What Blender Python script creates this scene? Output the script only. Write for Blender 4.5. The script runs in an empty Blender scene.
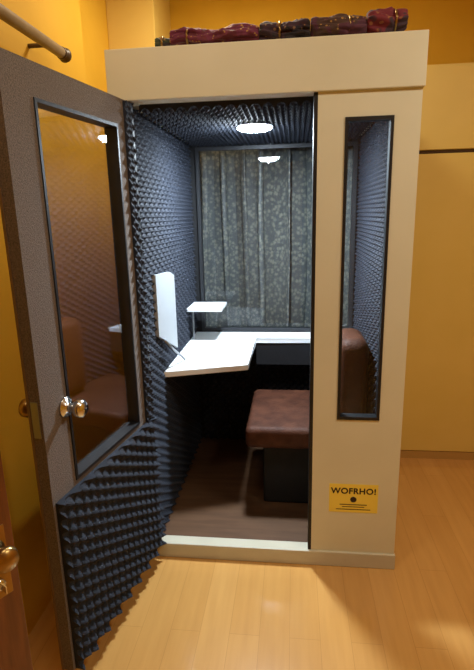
import bpy, bmesh, math, random
from mathutils import Vector, Matrix, noise
random.seed(4)
S = bpy.context.scene
C = S.collection
S.view_settings.view_transform = 'Standard'
S.view_settings.look = 'None'
S.view_settings.exposure = 0.0
PI = math.pi

# ---------------------------------------------------------------- materials
def lin(r, g, b):
    f = lambda c: (c/255/12.92) if c/255 <= .04045 else ((c/255+.055)/1.055)**2.4
    return (f(r), f(g), f(b), 1)

def mat(name, c1, c2=None, rough=.5, metal=0, scale=20, bump=0, bscale=60, detail=4, spec=.5, stretch=None, sheen=0, coat=0, lo=.35, hi=.65):
    m = bpy.data.materials.new(name); m.use_nodes = True
    nt = m.node_tree; N = nt.nodes; L = nt.links
    b = N['Principled BSDF']
    b.inputs['Roughness'].default_value = rough
    b.inputs['Metallic'].default_value = metal
    b.inputs['Specular IOR Level'].default_value = spec
    b.inputs['Sheen Weight'].default_value = sheen
    b.inputs['Coat Weight'].default_value = coat
    tc = N.new('ShaderNodeTexCoord'); mp = N.new('ShaderNodeMapping')
    L.new(tc.outputs['Object'], mp.inputs[0])
    if stretch: mp.inputs['Scale'].default_value = stretch
    n = N.new('ShaderNodeTexNoise'); n.inputs['Scale'].default_value = scale; n.inputs['Detail'].default_value = detail
    L.new(mp.outputs[0], n.inputs['Vector'])
    r = N.new('ShaderNodeValToRGB')
    r.color_ramp.elements[0].position = lo; r.color_ramp.elements[1].position = hi
    r.color_ramp.elements[0].color = c1; r.color_ramp.elements[1].color = c2 or c1
    L.new(n.outputs['Fac'], r.inputs[0]); L.new(r.outputs[0], b.inputs['Base Color'])
    if bump:
        n2 = N.new('ShaderNodeTexNoise'); n2.inputs['Scale'].default_value = bscale; n2.inputs['Detail'].default_value = 5
        L.new(mp.outputs[0], n2.inputs['Vector'])
        bp = N.new('ShaderNodeBump'); bp.inputs['Strength'].default_value = bump; bp.inputs['Distance'].default_value = .01
        L.new(n2.outputs['Fac'], bp.inputs['Height']); L.new(bp.outputs[0], b.inputs['Normal'])
    return m

def glass_mat(name, tint, gain, base):
    """thin pane: Schlick reflection, the same from both sides"""
    m = bpy.data.materials.new(name); m.use_nodes = True
    nt = m.node_tree; N = nt.nodes; L = nt.links
    N.remove(N['Principled BSDF']); out = N['Material Output']
    t = N.new('ShaderNodeBsdfTransparent'); t.inputs[0].default_value = tint
    g = N.new('ShaderNodeBsdfGlossy'); g.inputs['Roughness'].default_value = .0; g.inputs[0].default_value = (.95, .97, 1, 1)
    f = N.new('ShaderNodeLayerWeight'); f.inputs[0].default_value = .5
    pw = N.new('ShaderNodeMath'); pw.operation = 'POWER'; pw.inputs[1].default_value = 4; L.new(f.outputs['Facing'], pw.inputs[0])
    ad = N.new('ShaderNodeMath'); ad.operation = 'MULTIPLY_ADD'; ad.inputs[1].default_value = gain; ad.inputs[2].default_value = base; ad.use_clamp = True
    L.new(pw.outputs[0], ad.inputs[0])
    mx = N.new('ShaderNodeMixShader'); L.new(ad.outputs[0], mx.inputs[0]); L.new(t.outputs[0], mx.inputs[1]); L.new(g.outputs[0], mx.inputs[2])
    L.new(mx.outputs[0], out.inputs['Surface'])
    return m

def emis(name, c, s):
    m = bpy.data.materials.new(name); m.use_nodes = True
    b = m.node_tree.nodes['Principled BSDF']
    b.inputs['Base Color'].default_value = c
    b.inputs['Emission Color'].default_value = c; b.inputs['Emission Strength'].default_value = s
    return m

M_wall = mat('yellow_wall_paint', lin(222, 172, 42), lin(230, 180, 52), .75, scale=3, bump=.05, bscale=80)
M_pillar = mat('pale_yellow_paint', lin(226, 192, 100), lin(230, 196, 106), .75, scale=3)
M_ceil = mat('ceiling_paint', lin(235, 222, 190), None, .9)
M_ward = mat('wardrobe_laminate', lin(228, 198, 106), lin(232, 202, 112), .5, scale=4)
M_dark = mat('dark_gap', lin(74, 50, 26), None, .8)
M_white = mat('booth_white_laminate', lin(224, 220, 194), lin(228, 224, 199), .45, scale=5)
M_sill = mat('booth_sill_laminate', lin(206, 201, 180), lin(212, 207, 186), .45, scale=8)
M_desk = mat('white_desk_laminate', lin(244, 246, 248), None, .35)
M_flap = mat('flap_laminate', lin(166, 170, 174), None, .5)
M_black = mat('black_trim', lin(14, 15, 19), lin(20, 21, 25), .5)
M_foam = mat('charcoal_foam', lin(28, 32, 42), lin(37, 42, 54), .8, scale=30, bump=.2, bscale=300, spec=.4)
M_felt = mat('grey_brown_felt', lin(84, 72, 62), lin(116, 101, 88), .95, scale=220, bump=.4, bscale=300, detail=2, sheen=.15)
M_leather = mat('brown_leather', lin(66, 35, 22), lin(88, 51, 34), .6, scale=14, bump=.3, bscale=120, spec=.25)
M_chrome = mat('brushed_chrome', (.75, .74, .72, 1), None, .18, 1)
M_brass = mat('aged_brass', lin(150, 120, 70), lin(170, 140, 90), .3, 1)
M_steel = mat('grey_steel', lin(140, 142, 146), None, .35, .8)
M_rod = mat('rod_wood', lin(144, 122, 92), lin(162, 140, 108), .45, scale=20)
M_rod_end = mat('rod_end_wood', lin(80, 60, 42), lin(92, 70, 50), .4, scale=20)
M_darkpanel = mat('dark_grey_panel', lin(12, 13, 17), lin(18, 19, 24), .7)
M_brown_door = mat('brown_veneer', lin(96, 54, 26), lin(128, 76, 38), .4, scale=9, stretch=(6, 6, .6), coat=.2)
M_sticker = mat('yellow_sticker', lin(252, 226, 90), None, .35)
M_ink = mat('dark_ink', lin(46, 26, 14), None, .5)
M_glass = glass_mat('clear_glass', (.98, .99, .99, 1), .4, .018)
M_glass_door = glass_mat('door_glass', (.96, .97, .975, 1), .9, .14)
M_lamp = emis('lamp_diffuser', (.86, .95, 1, 1), 130)

def floor_mat():
    m = bpy.data.materials.new('honey_parquet'); m.use_nodes = True
    nt = m.node_tree; N = nt.nodes; L = nt.links; b = N['Principled BSDF']
    b.inputs['Roughness'].default_value = .22; b.inputs['Coat Weight'].default_value = .9; b.inputs['Coat Roughness'].default_value = .07
    tc = N.new('ShaderNodeTexCoord'); mp = N.new('ShaderNodeMapping'); L.new(tc.outputs['Object'], mp.inputs[0])
    mp.inputs['Rotation'].default_value = (0, 0, PI/2)
    br = N.new('ShaderNodeTexBrick'); L.new(mp.outputs[0], br.inputs['Vector'])
    br.inputs['Color1'].default_value = lin(222, 170, 98); br.inputs['Color2'].default_value = lin(215, 162, 90)
    br.inputs['Mortar'].default_value = lin(196, 144, 78)
    br.inputs['Scale'].default_value = 1; br.inputs['Brick Width'].default_value = .8; br.inputs['Row Height'].default_value = .11
    br.inputs['Mortar Size'].default_value = .001; br.inputs['Mortar Smooth'].default_value = .4; br.inputs['Bias'].default_value = 0
    mp2 = N.new('ShaderNodeMapping'); mp2.inputs['Scale'].default_value = (12, 1.0, 1); L.new(tc.outputs['Object'], mp2.inputs[0])
    n = N.new('ShaderNodeTexNoise'); n.inputs['Scale'].default_value = 3; n.inputs['Detail'].default_value = 5; L.new(mp2.outputs[0], n.inputs['Vector'])
    mx = N.new('ShaderNodeMixRGB'); mx.blend_type = 'MULTIPLY'; mx.inputs[0].default_value = .22
    r = N.new('ShaderNodeValToRGB'); r.color_ramp.elements[0].color = (.6, .5, .42, 1); r.color_ramp.elements[1].color = (1, 1, 1, 1)
    r.color_ramp.elements[0].position = .3; r.color_ramp.elements[1].position = .65
    L.new(n.outputs['Fac'], r.inputs[0]); L.new(br.outputs['Color'], mx.inputs[1]); L.new(r.outputs[0], mx.inputs[2])
    L.new(mx.outputs[0], b.inputs['Base Color'])
    return m
M_floor = floor_mat()

def curtain_mat():
    m = bpy.data.materials.new('patterned_curtain_cloth'); m.use_nodes = True
    nt = m.node_tree; N = nt.nodes; L = nt.links; b = N['Principled BSDF']; b.inputs['Roughness'].default_value = .5
    tc = N.new('ShaderNodeTexCoord')
    v = N.new('ShaderNodeTexVoronoi'); v.inputs['Scale'].default_value = 38; v.feature = 'F1'
    n = N.new('ShaderNodeTexNoise'); n.inputs['Scale'].default_value = 65; n.inputs['Detail'].default_value = 3; n.inputs['Distortion'].default_value = 1.5
    L.new(tc.outputs['Object'], v.inputs['Vector']); L.new(tc.outputs['Object'], n.inputs['Vector'])
    mu = N.new('ShaderNodeMath'); mu.operation = 'MULTIPLY'; L.new(v.outputs['Distance'], mu.inputs[0]); L.new(n.outputs['Fac'], mu.inputs[1])
    r = N.new('ShaderNodeValToRGB'); e = r.color_ramp.elements
    e[0].position = .10; e[0].color = lin(114, 113, 103); e[1].position = .28; e[1].color = lin(72, 75, 76)
    L.new(mu.outputs[0], r.inputs[0]); L.new(r.outputs[0], b.inputs['Base Color'])
    return m
M_curtain = curtain_mat()

# ---------------------------------------------------------------- helpers
def setp(o, label=None, cat=None, group=None, kind=None):
    if label: o['label'] = label
    if cat: o['category'] = cat
    if group: o['group'] = group
    if kind: o['kind'] = kind
    return o

def empty(name, loc, label, cat, rz=0, group=None):
    o = bpy.data.objects.new(name, None); C.objects.link(o)
    o.empty_display_size = .1
    o.location = loc; o.rotation_euler = (0, 0, rz)
    return setp(o, label, cat, group)

def from_bm(name, bm, m, parent=None, smooth=False, loc=(0, 0, 0)):
    bmesh.ops.recalc_face_normals(bm, faces=bm.faces)
    me = bpy.data.meshes.new(name); bm.to_mesh(me); bm.free()
    me.materials.append(m)
    if smooth:
        for p in me.polygons: p.use_smooth = True
    o = bpy.data.objects.new(name, me); C.objects.link(o); o.location = loc
    if parent: o.parent = parent
    return o

def bx(bm, lo, hi, bev=0, seg=2):
    r = bmesh.ops.create_cube(bm, size=1)
    vs = r['verts']
    for v in vs:
        v.co = Vector([lo[i] + (v.co[i]+.5)*(hi[i]-lo[i]) for i in range(3)])
    if bev:
        es = list({e for v in vs for e in v.link_edges})
        bmesh.ops.bevel(bm, geom=es, offset=bev, segments=seg, profile=.5, affect='EDGES')

def box(name, lo, hi, m, parent=None, bev=.002, seg=2, smooth=False, loc=(0, 0, 0)):
    bm = bmesh.new(); bx(bm, lo, hi, bev, seg)
    return from_bm(name, bm, m, parent, smooth, loc)

def boxes(name, lst, m, parent=None, bev=.0):
    bm = bmesh.new()
    for lo, hi in lst: bx(bm, lo, hi, bev)
    return from_bm(name, bm, m, parent)

def frame_xz(name, x0, x1, z0, z1, hx0, hx1, hz0, hz1, y0, y1, m, parent=None):
    """panel in the XZ plane with a rectangular hole, y0..y1 thick"""
    bm = bmesh.new()
    O = [(x0, z0), (x1, z0), (x1, z1), (x0, z1)]; I = [(hx0, hz0), (hx1, hz0), (hx1, hz1), (hx0, hz1)]
    V = {}
    for k, y in enumerate((y0, y1)):
        for j, (x, z) in enumerate(O): V[('o', j, k)] = bm.verts.new((x, y, z))
        for j, (x, z) in enumerate(I): V[('i', j, k)] = bm.verts.new((x, y, z))
    for j in range(4):
        q = (j+1) % 4
        for k in (0, 1):
            bm.faces.new([V[('o', j, k)], V[('o', q, k)], V[('i', q, k)], V[('i', j, k)]])
        bm.faces.new([V[('o', j, 0)], V[('o', q, 0)], V[('o', q, 1)], V[('o', j, 1)]])
        bm.faces.new([V[('i', j, 0)], V[('i', q, 0)], V[('i', q, 1)], V[('i', j, 1)]])
    return from_bm(name, bm, m, parent)

def prism(name, pts, z0, z1, m, parent=None, bev=0):
    bm = bmesh.new()
    a = [bm.verts.new((x, y, z0)) for x, y in pts]; b = [bm.verts.new((x, y, z1)) for x, y in pts]
    bm.faces.new(a); bm.faces.new(b)
    n = len(pts)
    for i in range(n): bm.faces.new([a[i], a[(i+1) % n], b[(i+1) % n], b[i]])
    if bev: bmesh.ops.bevel(bm, geom=list(bm.edges), offset=bev, segments=2, affect='EDGES')
    return from_bm(name, bm, m, parent)

def lathe(bm, prof, origin, axis, n=28):
    axis = Vector(axis).normalized(); q = Vector((0, 0, 1)).rotation_difference(axis).to_matrix()
    rings = []
    for r, h in prof:
        if r < 1e-6:
            rings.append([bm.verts.new(Vector(origin) + q @ Vector((0, 0, h)))])
        else:
            rings.append([bm.verts.new(Vector(origin) + q @ Vector((r*math.cos(2*PI*i/n), r*math.sin(2*PI*i/n), h))) for i in range(n)])
    for A, B in zip(rings, rings[1:]):
        for i in range(n):
            j = (i+1) % n
            if len(A) == 1 and len(B) == 1: break
            if len(A) == 1: bm.faces.new([A[0], B[i], B[j]])
            elif len(B) == 1: bm.faces.new([A[i], A[j], B[0]])
            else: bm.faces.new([A[i], A[j], B[j], B[i]])

def turned(name, prof, origin, axis, m, parent=None, n=28, loc=(0, 0, 0)):
    bm = bmesh.new(); lathe(bm, prof, origin, axis, n)
    o = from_bm(name, bm, m, parent, True, loc)
    return o

def tube(name, pts, r, m, parent=None, n=12, loc=(0, 0, 0)):
    bm = bmesh.new(); rings = []
    P = [Vector(p) for p in pts]
    for i, p in enumerate(P):
        d = (P[min(i+1, len(P)-1)] - P[max(i-1, 0)]).normalized()
        q = Vector((0, 0, 1)).rotation_difference(d).to_matrix()
        rings.append([bm.verts.new(p + q @ Vector((r*math.cos(2*PI*k/n), r*math.sin(2*PI*k/n), 0))) for k in range(n)])
    for A, B in zip(rings, rings[1:]):
        for k in range(n): bm.faces.new([A[k], A[(k+1) % n], B[(k+1) % n], B[k]])
    bm.faces.new(rings[0]); bm.faces.new(rings[-1])
    return from_bm(name, bm, m, parent, True, loc)

def foam(name, origin, U, V, Nn, w, h, pitch, depth, parent, base=.012, sub=4, upitch=None, power=1.4):
    """convoluted (egg-crate, staggered bumps) acoustic foam as a real height field"""
    origin, U, V, Nn = map(Vector, (origin, U, V, Nn))
    nu = max(1, round(w/(upitch or pitch))); nv = max(1, round(h/pitch)); pu = w/nu; pv = h/nv
    verts = []; faces = []
    I = nu*sub; J = nv*sub
    for j in range(J+1):
        for i in range(I+1):
            u = i/sub; v = j/sub
            c = .5+.5*math.cos(2*PI*u)*math.cos(2*PI*v)
            verts.append(origin + U*(u*pu) + V*(v*pv) + Nn*(base + depth*c**power))
    W = I+1
    for j in range(J):
        for i in range(I):
            faces.append((j*W+i, j*W+i+1, (j+1)*W+i+1, (j+1)*W+i))
    k = len(verts)
    for (u, v) in ((0, 0), (w, 0), (w, h), (0, h)): verts.append(origin + U*u + V*v)
    faces.append((k+3, k+2, k+1, k))
    faces.append(tuple([k, k+1] + [i for i in range(I, -1, -1)]))
    faces.append(tuple([k+2, k+3] + [J*W+i for i in range(0, I+1)]))
    faces.append(tuple([k+3, k] + [j*W for j in range(0, J+1)]))
    faces.append(tuple([k+1, k+2] + [j*W+I for j in range(J, -1, -1)]))
    me = bpy.data.meshes.new(name); me.from_pydata([tuple(v) for v in verts], [], faces); me.materials.append(M_foam)
    bm = bmesh.new(); bm.from_mesh(me); bmesh.ops.recalc_face_normals(bm, faces=bm.faces); bm.to_mesh(me); bm.free()
    o = bpy.data.objects.new(name, me); C.objects.link(o); o.parent = parent
    return o

def text_mesh(name, body, size, loc, m, parent, bold=0.0, align='CENTER'):
    cu = bpy.data.curves.new(name+'_c', 'FONT'); cu.body = body; cu.size = size; cu.align_x = align; cu.align_y = 'CENTER'; cu.offset = bold; cu.extrude = .0003
    cu.space_character = 1.08
    t = bpy.data.objects.new(name+'_t', cu); C.objects.link(t)
    dg = bpy.context.evaluated_depsgraph_get(); dg.update()
    me = bpy.data.meshes.new_from_object(t.evaluated_get(dg)); me.name = name
    bpy.data.objects.remove(t)
    me.materials.clear(); me.materials.append(m)
    o = bpy.data.objects.new(name, me); C.objects.link(o)
    o.rotation_euler = (PI/2, 0, 0); o.location = loc; o.parent = parent
    return o

def struct(o): o['kind'] = 'structure'; return o

# ---------------------------------------------------------------- room shell
XL, XR, YB, YF, ZC = -1.40, 1.75, 1.50, -3.3, 2.80
struct(box('floor', (XL-.4, YF-.1, -.05), (XR+.1, YB+.1, 0), M_floor, bev=0))
struct(box('ceiling', (XL-.4, YF-.1, ZC), (XR+.1, YB+.1, ZC+.05), M_ceil, bev=0))
struct(box('wall_back', (XL-.4, YB, 0), (XR+.1, YB+.1, ZC), M_wall, bev=0))
struct(box('wall_right', (XR, YF, 0), (XR+.1, YB, ZC), M_wall, bev=0))
struct(box('wall_front', (XL-.4, YF-.1, 0), (XR+.1, YF, ZC), M_wall, bev=0))
struct(boxes('wall_left', [((XL-.1, -1.62, 0), (XL, .55, ZC)), ((XL-.1, -2.44, 2.06), (XL, -1.62, ZC)),
                           ((XL-.1, YF, 0), (XL, -2.44, ZC)), ((XL-.16, .55, 0), (XL-.07, YB, ZC))], M_wall))
struct(box('wall_column', (XL-.07, 1.10, 0), (-1.20, YB, ZC), M_pillar, bev=.004))
struct(boxes('trim_1', [((XL, -1.62, 0), (XL+.015, -1.56, 2.12)), ((XL, -2.50, 0), (XL+.015, -2.44, 2.12)), ((XL, -2.44, 2.06), (XL+.015, -1.62, 2.12))], M_brown_door))

# ---------------------------------------------------------------- the booth
W_, D_, H_ = 1.09, 1.15, 2.07
booth = empty('sound_booth', (0, 0, 0), 'tall white soundproof booth lined with black foam, its door standing open', 'booth')
OX0, OX1 = -1.02, -.351            # door opening
boxes('base_plinth', [((-W_, .05, 0), (0, D_, .045))], M_sill, booth, .002)
box('sill', (-W_-.004, -.010, 0), (.004, .05, .070), M_sill, booth, .003)
box('inner_floor', (-1.045, .05, .045), (-.05, 1.10, .055), mat('inner_floor_wood', lin(90, 62, 40), lin(104, 74, 50), .5, scale=5, stretch=(1, 8, 1)), booth, 0)
box('side_wall', (-W_, 0, .070), (-1.045, D_, 1.90), M_white, booth)
box('side_wall', (-.05, .025, .070), (0, D_, 1.90), M_white, booth)
box('roof', (-W_, .025, 1.90), (0, D_, H_), M_white, booth)
box('header_panel', (-W_-.012, -.012, 1.90), (.006, .025, H_), M_white, booth, .003)
box('hinge_post', (-1.045, 0, .070), (-1.024, .03, 1.90), M_black, booth, .001)
WX0, WX1, WZ0, WZ1 = -.255, -.091, .684, 1.814
frame_xz('front_panel', OX1, 0, .070, 1.90, WX0+.006, WX1-.006, WZ0+.008, WZ1-.008, 0, .025, M_white, booth)
box('door_stop', (OX1-.014, .001, .070), (OX1, .05, 1.90), M_black, booth, .001)
box('panel_lining', (OX1, .026, .070), (WX0+.006, .05, 1.90), M_black, booth, .001)
wf = frame_xz('window_frame', WX0-.001, WX1+.001, WZ0-.001, WZ1+.001, WX0+.010, WX1-.010, WZ0+.012, WZ1-.012, -.004, .035, M_black, booth)
box('window_glass', (WX0+.009, .014, WZ0+.011), (WX1-.009, .019, WZ1-.011), M_glass, booth, 0)
frame_xz('back_wall', -1.045, -.05, .045, 1.90, -.985, -.10, .80, 1.855, 1.10, D_, M_darkpanel, booth)
frame_xz('back_window_frame', -1.0, -.08, .785, 1.87, -.982, -.103, .806, 1.85, 1.085, 1.10, mat('grey_aluminium', lin(58, 60, 64), None, .45, .5), booth)
box('back_window_glass', (-.985, 1.12, .80), (-.10, 1.125, 1.855), M_glass, booth, 0)
foam('foam_lining', (-1.045, .032, .06), (0, 1, 0), (0, 0, 1), (1, 0, 0), 1.05, 1.83, .040, .021, booth, base=.004, upitch=.068, power=2, sub=6)
foam('foam_lining', (-.05, .055, .06), (0, 1, 0), (0, 0, 1), (-1, 0, 0), 1.03, 1.83, .040, .021, booth, base=.010, upitch=.068, power=2, sub=6)
foam('foam_lining', (-1.01, 1.10, .06), (1, 0, 0), (0, 0, 1), (0, -1, 0), .92, .70, .044, .024, booth, power=2)
foam('foam_lining', (-1.01, .06, 1.90), (1, 0, 0), (0, 1, 0), (0, 0, -1), .92, 1.02, .06, .02, booth, upitch=.045, power=2)
lamp = turned('ceiling_lamp', [(0, 0), (.080, 0), (.081, .004), (.076, .006), (0, .006)], (-.609, .48, 1.876), (0, 0, -1), M_desk, booth, 40)
turned('lamp_diffuser', [(0, .0065), (.078, .0065), (.074, .014), (.060, .019), (.036, .022), (0, .023)], (-.609, .48, 1.876), (0, 0, -1), M_lamp, lamp, 40)
desk = prism('desk', [(-1.035, .27), (-.65, .40), (-.65, .92), (-.085, .92), (-.085, 1.075), (-1.035, 1.075)], .756, .784, M_desk, booth, .002)
box('desk_apron', (-.65, .925, .62), (-.085, .945, .755), M_darkpanel, booth)
bm = bmesh.new()
pts = [(.17, .98), (.50, .84), (.50, 1.21), (.42, 1.235), (.17, 1.25)]
a = [bm.verts.new((-1.035, y, z)) for y, z in pts]; b = [bm.verts.new((-1.0175, y, z)) for y, z in pts]
bm.faces.new(a); bm.faces.new(b)
for i in range(5): bm.faces.new([a[i], a[(i+1) % 5], b[(i+1) % 5], b[i]])
from_bm('flap_board', bm, M_flap, booth)
tube('stay_strut', [(-1.008, .22, .95), (-.995, .34, .87), (-.975, .46, .79)], .006, M_steel, booth)
sh = box('wall_shelf', (-1.03, .80, .965), (-.83, 1.02, .983), M_desk, booth)
box('shelf_bracket', (-1.015, .865, .786), (-1.005, .88, .965), M_steel, sh)
# sticker
st = box('sticker', (-.279, -.0012, .263), (-.079, .0, .395), M_sticker, booth, 0)
text_mesh('lettering', 'WOFRHO!', .037, (-.179, -.0016, .362), M_ink, st, .0011)
turned('emblem', [(0, 0), (.013, 0), (.013, .0006), (0, .0006)], (-.179, -.0013, .324), (0, -1, 0), M_ink, st, 24)
boxes('fine_print', [((-.235, -.0018, .298), (-.123, -.0013, .3015)), ((-.225, -.0018, .288), (-.133, -.0013, .291)), ((-.25, -.0018, .276), (-.108, -.0013, .279))], M_ink, st)

# ---------------------------------------------------------------- booth door (part of the booth)
DW = .66
ang = math.atan2(-.986, -.165)
door = frame_xz('door_leaf', 0, DW, .074, 1.895, .11, .535, .70, 1.80, -.042, 0, M_felt, booth)
door.location = (-1.022, -.014, 0); door.rotation_euler = (0, 0, ang)
frame_xz('door_gasket', .104, .541, .694, 1.806, .112, .531, .704, 1.796, -.045, .004, M_black, door)
box('door_glass', (.111, -.024, .702), (.533, -.018, 1.798), M_glass_door, door, 0)
foam('door_foam', (.0, .001, .078), (1, 0, 0), (0, 0, 1), (0, 1, 0), .65, .60, .042, .026, door, base=.010, upitch=.078, power=2.2, sub=8)
foam('door_foam', (.0, .001, .68), (1, 0, 0), (0, 0, 1), (0, 1, 0), .052, 1.21, .040, .014, door, base=.004, upitch=.052)
box('hinge_seal', (-.003, -.045, .074), (.010, .003, 1.895), M_black, door, .001)
frame_xz('door_edge_band', -.001, DW+.002, .072, 1.897, .0, DW, .074, 1.895, -.044, -.036, mat('edge_band', lin(110, 84, 60), None, .5), door)
knob = turned('door_knob', [(0, 0), (.031, 0), (.031, .006), (.014, .010), (.012, .028), (.022, .036), (.028, .048), (.027, .060), (.018, .068), (0, .070)], (.553, 0, .945), (0, 1, 0), M_chrome, door)
box('knob_keyway', (.549, .0695, .943), (.557, .072, .947), M_black, door, 0)
turned('door_knob', [(0, 0), (.031, 0), (.031, .006), (.014, .010), (.012, .04), (.022, .052), (.029, .064), (.028, .076), (.018, .084), (0, .086)], (.585, -.042, .945), (0, -1, 0), M_brass, door)
box('latch_plate', (DW-.0005, -.033, .89), (DW+.0015, -.009, 1.0), M_steel, door, 0)
for z in (.3, 1.0, 1.68):
    turned('hinge', [(0, 0), (.007, 0), (.007, .08), (0, .08)], (-.004, -.048, z), (0, 0, 1), M_steel, door, 12)

# ---------------------------------------------------------------- bench in the booth
bench = empty('bench_seat', (-.38, .57, .055), 'low brown leather seat with backrest on a dark base inside the booth', 'seat')
box('seat_cushion', (-.28, -.28, .335), (.27, .28, .445), M_leather, bench, .030, 6, True)
box('backrest', (.145, -.32, .45), (.285, -.03, .89), M_leather, bench, .055, 8, True)
box('base', (-.20, -.20, 0), (.26, .24, .333), M_darkpanel, bench, .012, 3)

# ---------------------------------------------------------------- curtains behind the booth
def curtain(name, x0, x1, y, z0, z1, ph, amp, per, label, group):
    nx = 340; nz = 24; verts = []; faces = []
    root = (.5*(x0+x1), y, z0)
    for j in range(nz+1):
        t = j/nz; z = (z1-z0)*t
        for i in range(nx+1):
            x = x0+(x1-x0)*i/nx
            a = amp*(.85+.5*noise.noise((x*6, ph, 7)))*(1-.12*t)
            w_ = 2*PI*x/per+ph+3.0*noise.noise((x*3.3, t*1.0, ph))+.4*noise.noise((x*9, t*3, ph+4))
            yy = a*math.sin(w_) + .15*a*math.sin(w_*2.3+ph*2)
            verts.append((x-root[0]+per*.22*math.sin(2*w_), yy, z))
    for j in range(nz):
        for i in range(nx):
            k = j*(nx+1)+i; faces.append((k, k+1, k+nx+2, k+nx+1))
    me = bpy.data.meshes.new(name); me.from_pydata(verts, [], faces); me.materials.append(M_curtain)
    for p in me.polygons: p.use_smooth = True
    o = bpy.data.objects.new(name, me); C.objects.link(o); o.location = root
    s = o.modifiers.new('thick', 'SOLIDIFY'); s.thickness = .002
    setp(o, label, 'curtain', group); return o
curtain('curtain', -1.12, -.58, 1.41, .03, 2.27, 0, .050, .14, 'left grey-green patterned curtain behind the booth window, above the small white shelf', 'patterned curtains')
curtain('curtain', -.655, .01, 1.275, .03, 2.27, 1.2, .072, .135, 'right grey-green patterned curtain behind the booth window, with deeper folds', 'patterned curtains')
tr = empty('curtain_rail', (-.55, 1.33, 2.28), 'curtain rail on the back wall carrying the patterned curtains', 'curtain rail')
tube('rail', [(-.60, 0, 0), (.58, 0, 0)], .012, M_rod, tr)
for sx in (-.5, .5): tube('bracket', [(sx, 0, 0), (sx, .17, 0)], .007, M_steel, tr)

# ---------------------------------------------------------------- left wall rod
rod = empty('curtain_rod', (-1.32, -.3, 2.11), 'brown curtain rod with round finial mounted high on the left yellow wall', 'curtain rod')
tube('pole', [(0, -.75, 0), (0, .42, 0)], .020, M_rod, rod, 16)
turned('finial', [(0, -.004), (.021, 0), (.023, .008), (.014, .014), (.022, .024), (.027, .036), (.021, .050), (0, .058)], (0, .42, 0), (0, 1, 0), M_rod_end, rod)
for y in (-.6, .33):
    tube('bracket', [(0, y, 0), (-.08, y, 0)], .008, M_rod_end, rod)

# ---------------------------------------------------------------- wardrobe on the right
wr = empty('wardrobe', (.06, 1.0, 0), 'large yellow built-in wardrobe with loft cabinets right of the booth', 'wardrobe')
WW = 1.66
box('carcass', (0, .02, .0), (WW, .49, 2.22), M_ward, wr, .002)
box('gap_strip', (0, .012, 1.785), (WW, .022, 1.800), M_dark, wr, 0)
box('plinth', (0, .004, 0), (WW, .02, .05), mat('wardrobe_plinth', lin(190, 150, 84), None, .6), wr, 0)
for i, (x0, x1) in enumerate(((0, .72), (.72, 1.19), (1.19, WW))):
    d = box('door_panel', (x0+.002, 0, .055), (x1-.002, .02, 1.783), M_ward, wr, .002)
    tube('handle', [(x1-.05, -.004, .95), (x1-.05, -.03, .96), (x1-.05, -.03, 1.06), (x1-.05, -.004, 1.07)], .005, M_steel, d)
    box('loft_door', (x0+.002, 0, 1.803), (x1-.002, .02, 2.205), M_ward, wr, .002)

# ---------------------------------------------------------------- brown room door, open at lower left
H0 = Vector((-1.345, -1.64)); E0 = Vector((-1.008, -1.045))
dv = E0-H0; bw = dv.length; ba = math.atan2(dv.y, dv.x)
bd = empty('wooden_door', (H0.x, H0.y, 0), 'dark brown wooden room door standing open at the lower left edge', 'door', ba)
box('door_slab', (0, 0, .012), (bw, .038, 2.03), M_brown_door, bd, .002)
box('lock_plate', (bw-.075, -.004, .74), (bw-.018, 0, .90), M_brass, bd, .0015)
turned('door_knob', [(0, 0), (.022, 0), (.022, .006), (.011, .012), (.011, .03), (.022, .038), (.026, .048), (.022, .058), (0, .062)], (bw-.046, -.003, .855), (0, -1, 0), M_brass, bd)
k = turned('keyhole_cylinder', [(0, 0), (.012, 0), (.012, .008), (0, .008)], (bw-.046, -.003, .775), (0, -1, 0), M_chrome, bd)
box('key', (bw-.047, -.034, .768), (bw-.045, -.010, .784), M_chrome, k, 0)

# ---------------------------------------------------------------- textiles on the booth roof
def cloth(name, cA, cB, cG, sc):
    m = bpy.data.materials.new(name); m.use_nodes = True
    nt = m.node_tree; N = nt.nodes; L = nt.links; b = N['Principled BSDF']; b.inputs['Roughness'].default_value = .75; b.inputs['Sheen Weight'].default_value = .1
    tc = N.new('ShaderNodeTexCoord'); v = N.new('ShaderNodeTexVoronoi'); v.inputs['Scale'].default_value = sc; L.new(tc.outputs['Object'], v.inputs['Vector'])
    w = N.new('ShaderNodeTexNoise'); w.inputs['Scale'].default_value = sc*.35; L.new(tc.outputs['Object'], w.inputs['Vector'])
    r = N.new('ShaderNodeValToRGB'); r.color_ramp.interpolation = 'CONSTANT'; e = r.color_ramp.elements
    e[0].position = 0; e[0].color = cG; e[1].position = .27; e[1].color = cA
    r2 = N.new('ShaderNodeValToRGB'); r2.color_ramp.elements[0].position = .5; r2.color_ramp.elements[1].position = .56
    L.new(v.outputs['Distance'], r.inputs[0]); L.new(w.outputs['Fac'], r2.inputs[0])
    mx = N.new('ShaderNodeMixRGB'); mx.inputs[2].default_value = cB; L.new(r2.outputs[0], mx.inputs[0]); L.new(r.outputs[0], mx.inputs[1]); L.new(mx.outputs[0], b.inputs['Base Color'])
    return m
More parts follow.
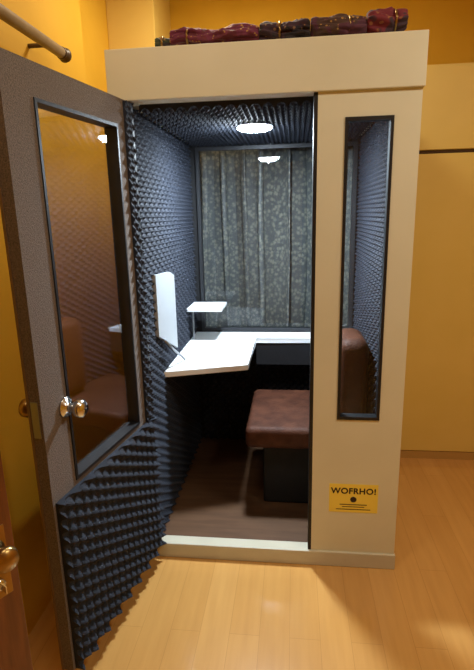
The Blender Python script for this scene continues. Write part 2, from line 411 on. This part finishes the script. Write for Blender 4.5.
def roll(name, x0, x1, y, z, r, m, label, ties=(.25, .75), seed=0, tilt=0, flat=.8, tie_m=None, cat='fabric roll', group='fabric rolls on the booth roof'):
    nx = 120; nr = 48; bm = bmesh.new(); rings = []; ln = x1-x0
    for i in range(nx+1):
        t = i/nx; de = min(t, 1-t)*ln
        env = .78+.22*min(1, math.sqrt(de/.018)) if de < .018 else 1
        pin = 1
        for tt in ties: pin -= .12*math.exp(-((t-tt)*ln/.010)**2)
        ring = []
        cy = .008*noise.noise((t*ln*6, seed, 5)); cz = .012*noise.noise((t*ln*10, 3, seed))
        for k in range(nr):
            a = 2*PI*k/nr
            ca, sa = math.cos(a), math.sin(a)
            fold = 1-abs(noise.noise((t*ln*13+seed+sa*1.5, ca*2.6, sa*2.6+seed)))*3
            rr = r*env*pin*(.83+.44*noise.noise((t*ln*10+seed, ca*1.3, sa*1.3))+.22*fold)
            ring.append(bm.verts.new(((t-.5)*ln, rr*ca+cy, rr*flat*sa+r*flat+cz)))
        rings.append(ring)
    for A, B in zip(rings, rings[1:]):
        for k in range(nr): bm.faces.new([A[k], A[(k+1) % nr], B[(k+1) % nr], B[k]])
    bm.faces.new(rings[0]); bm.faces.new(rings[-1])
    zmin = min(v.co.z for v in bm.verts)
    for v in bm.verts: v.co.z -= zmin
    o = from_bm(name, bm, m, None, True, (.5*(x0+x1), y, z)); o.rotation_euler = (0, tilt, 0)
    setp(o, label, cat, group)
    for tt in ties:
        n = 24; pts = [((tt-.5)*ln, r*.9*math.cos(2*PI*q/n), r*flat*.9*math.sin(2*PI*q/n)+r*flat-zmin) for q in range(n+1)]
        tube('tie_cord', pts, .004, tie_m or M_brass, o, 8)
    return o
red = lin(96, 26, 42); mag = lin(108, 34, 66); gold = lin(176, 132, 66); blk = lin(32, 22, 28); plum = lin(60, 34, 48); brn = lin(72, 46, 36); grn = lin(60, 70, 46)
Mt1 = cloth('red_gold_cloth', mag, red, gold, 70); Mt2 = cloth('plum_cloth', plum, blk, lin(140, 106, 74), 55)
Mt3 = cloth('brown_magenta_cloth', brn, lin(80, 34, 54), gold, 60); Mt4 = cloth('bright_red_cloth', lin(116, 30, 42), plum, lin(150, 90, 56), 45); Mt5 = cloth('dark_green_cloth', grn, blk, gold, 60)
zt = H_
roll('fabric_roll', -.93, -.876, .06, zt, .032, Mt5, 'short dark green and black fabric roll at the left end on the booth roof', (.5,), 3)
roll('fabric_roll', -.874, -.556, .06, zt, .038, Mt1, 'magenta and gold patterned fabric roll lying along the booth roof edge', (.2,), 9)
roll('fabric_roll', -.554, -.380, .062, zt, .048, Mt2, 'thick dark plum fabric roll in the middle of the booth roof pile', (.4,), 15)
roll('fabric_roll', -.378, -.190, .06, zt, .044, Mt3, 'brown and magenta patterned fabric roll between plum roll and red bundle', (.7,), 21)
roll('fabric_roll', -.188, -.055, .065, zt, .050, Mt4, 'red fabric bundle at the right end of the booth roof pile', (.7,), 31)
roll('fabric_roll', -.84, -.25, .22, zt, .056, Mt2, 'long dark fabric roll lying behind the others on the booth roof', (.2, .8), 44)

# ---------------------------------------------------------------- lights
def area(name, loc, size, power, col, rot=(0, 0, 0), shape='DISK'):
    l = bpy.data.lights.new(name, 'AREA'); l.energy = power; l.color = col; l.size = size; l.shape = shape
    o = bpy.data.objects.new(name, l); C.objects.link(o); o.location = loc; o.rotation_euler = rot; return o
area('booth_lamp_light', (-.609, .48, 1.850), .12, 30, (.74, .88, 1))
pl = bpy.data.lights.new('booth_lamp_glow', 'POINT'); pl.energy = 6; pl.color = (.74, .88, 1); pl.shadow_soft_size = .006
po = bpy.data.objects.new('booth_lamp_glow', pl); C.objects.link(po); po.location = (-.609, .48, 1.835)
area('room_light', (.8, -.95, 2.74), .4, 20, (1, .94, .78))
area('left_fill_light', (-.9, -.9, 2.74), .4, 6.5, (1, .92, .76))  # added fill to brighten the left wall and door side, no actual fixture
area('room_light_over_booth', (-.75, .55, 2.74), .3, 12, (1, .90, .70))
w = bpy.data.worlds.new('World'); S.world = w; w.use_nodes = True
w.node_tree.nodes['Background'].inputs[0].default_value = (.9, .75, .5, 1); w.node_tree.nodes['Background'].inputs[1].default_value = .15

# ---------------------------------------------------------------- camera
cam = bpy.data.cameras.new('camera'); co = bpy.data.objects.new('camera', cam); C.objects.link(co); S.camera = co
cam.sensor_fit = 'VERTICAL'; cam.sensor_height = 24; cam.lens = 493/670*24; cam.clip_start = .02
p = math.radians(13.9); r = math.radians(1.33)
hd = Vector((-.1167, .9932, 0)).normalized(); rt0 = Vector((hd.y, -hd.x, 0))
Fv = hd*math.cos(p) + Vector((0, 0, -math.sin(p))); up0 = rt0.cross(Fv)
R = rt0*math.cos(r) - up0*math.sin(r); U = rt0*math.sin(r) + up0*math.cos(r)
co.matrix_world = Matrix(((R.x, U.x, -Fv.x, -.4326), (R.y, U.y, -Fv.y, -1.880), (R.z, U.z, -Fv.z, 1.5), (0, 0, 0, 1)))
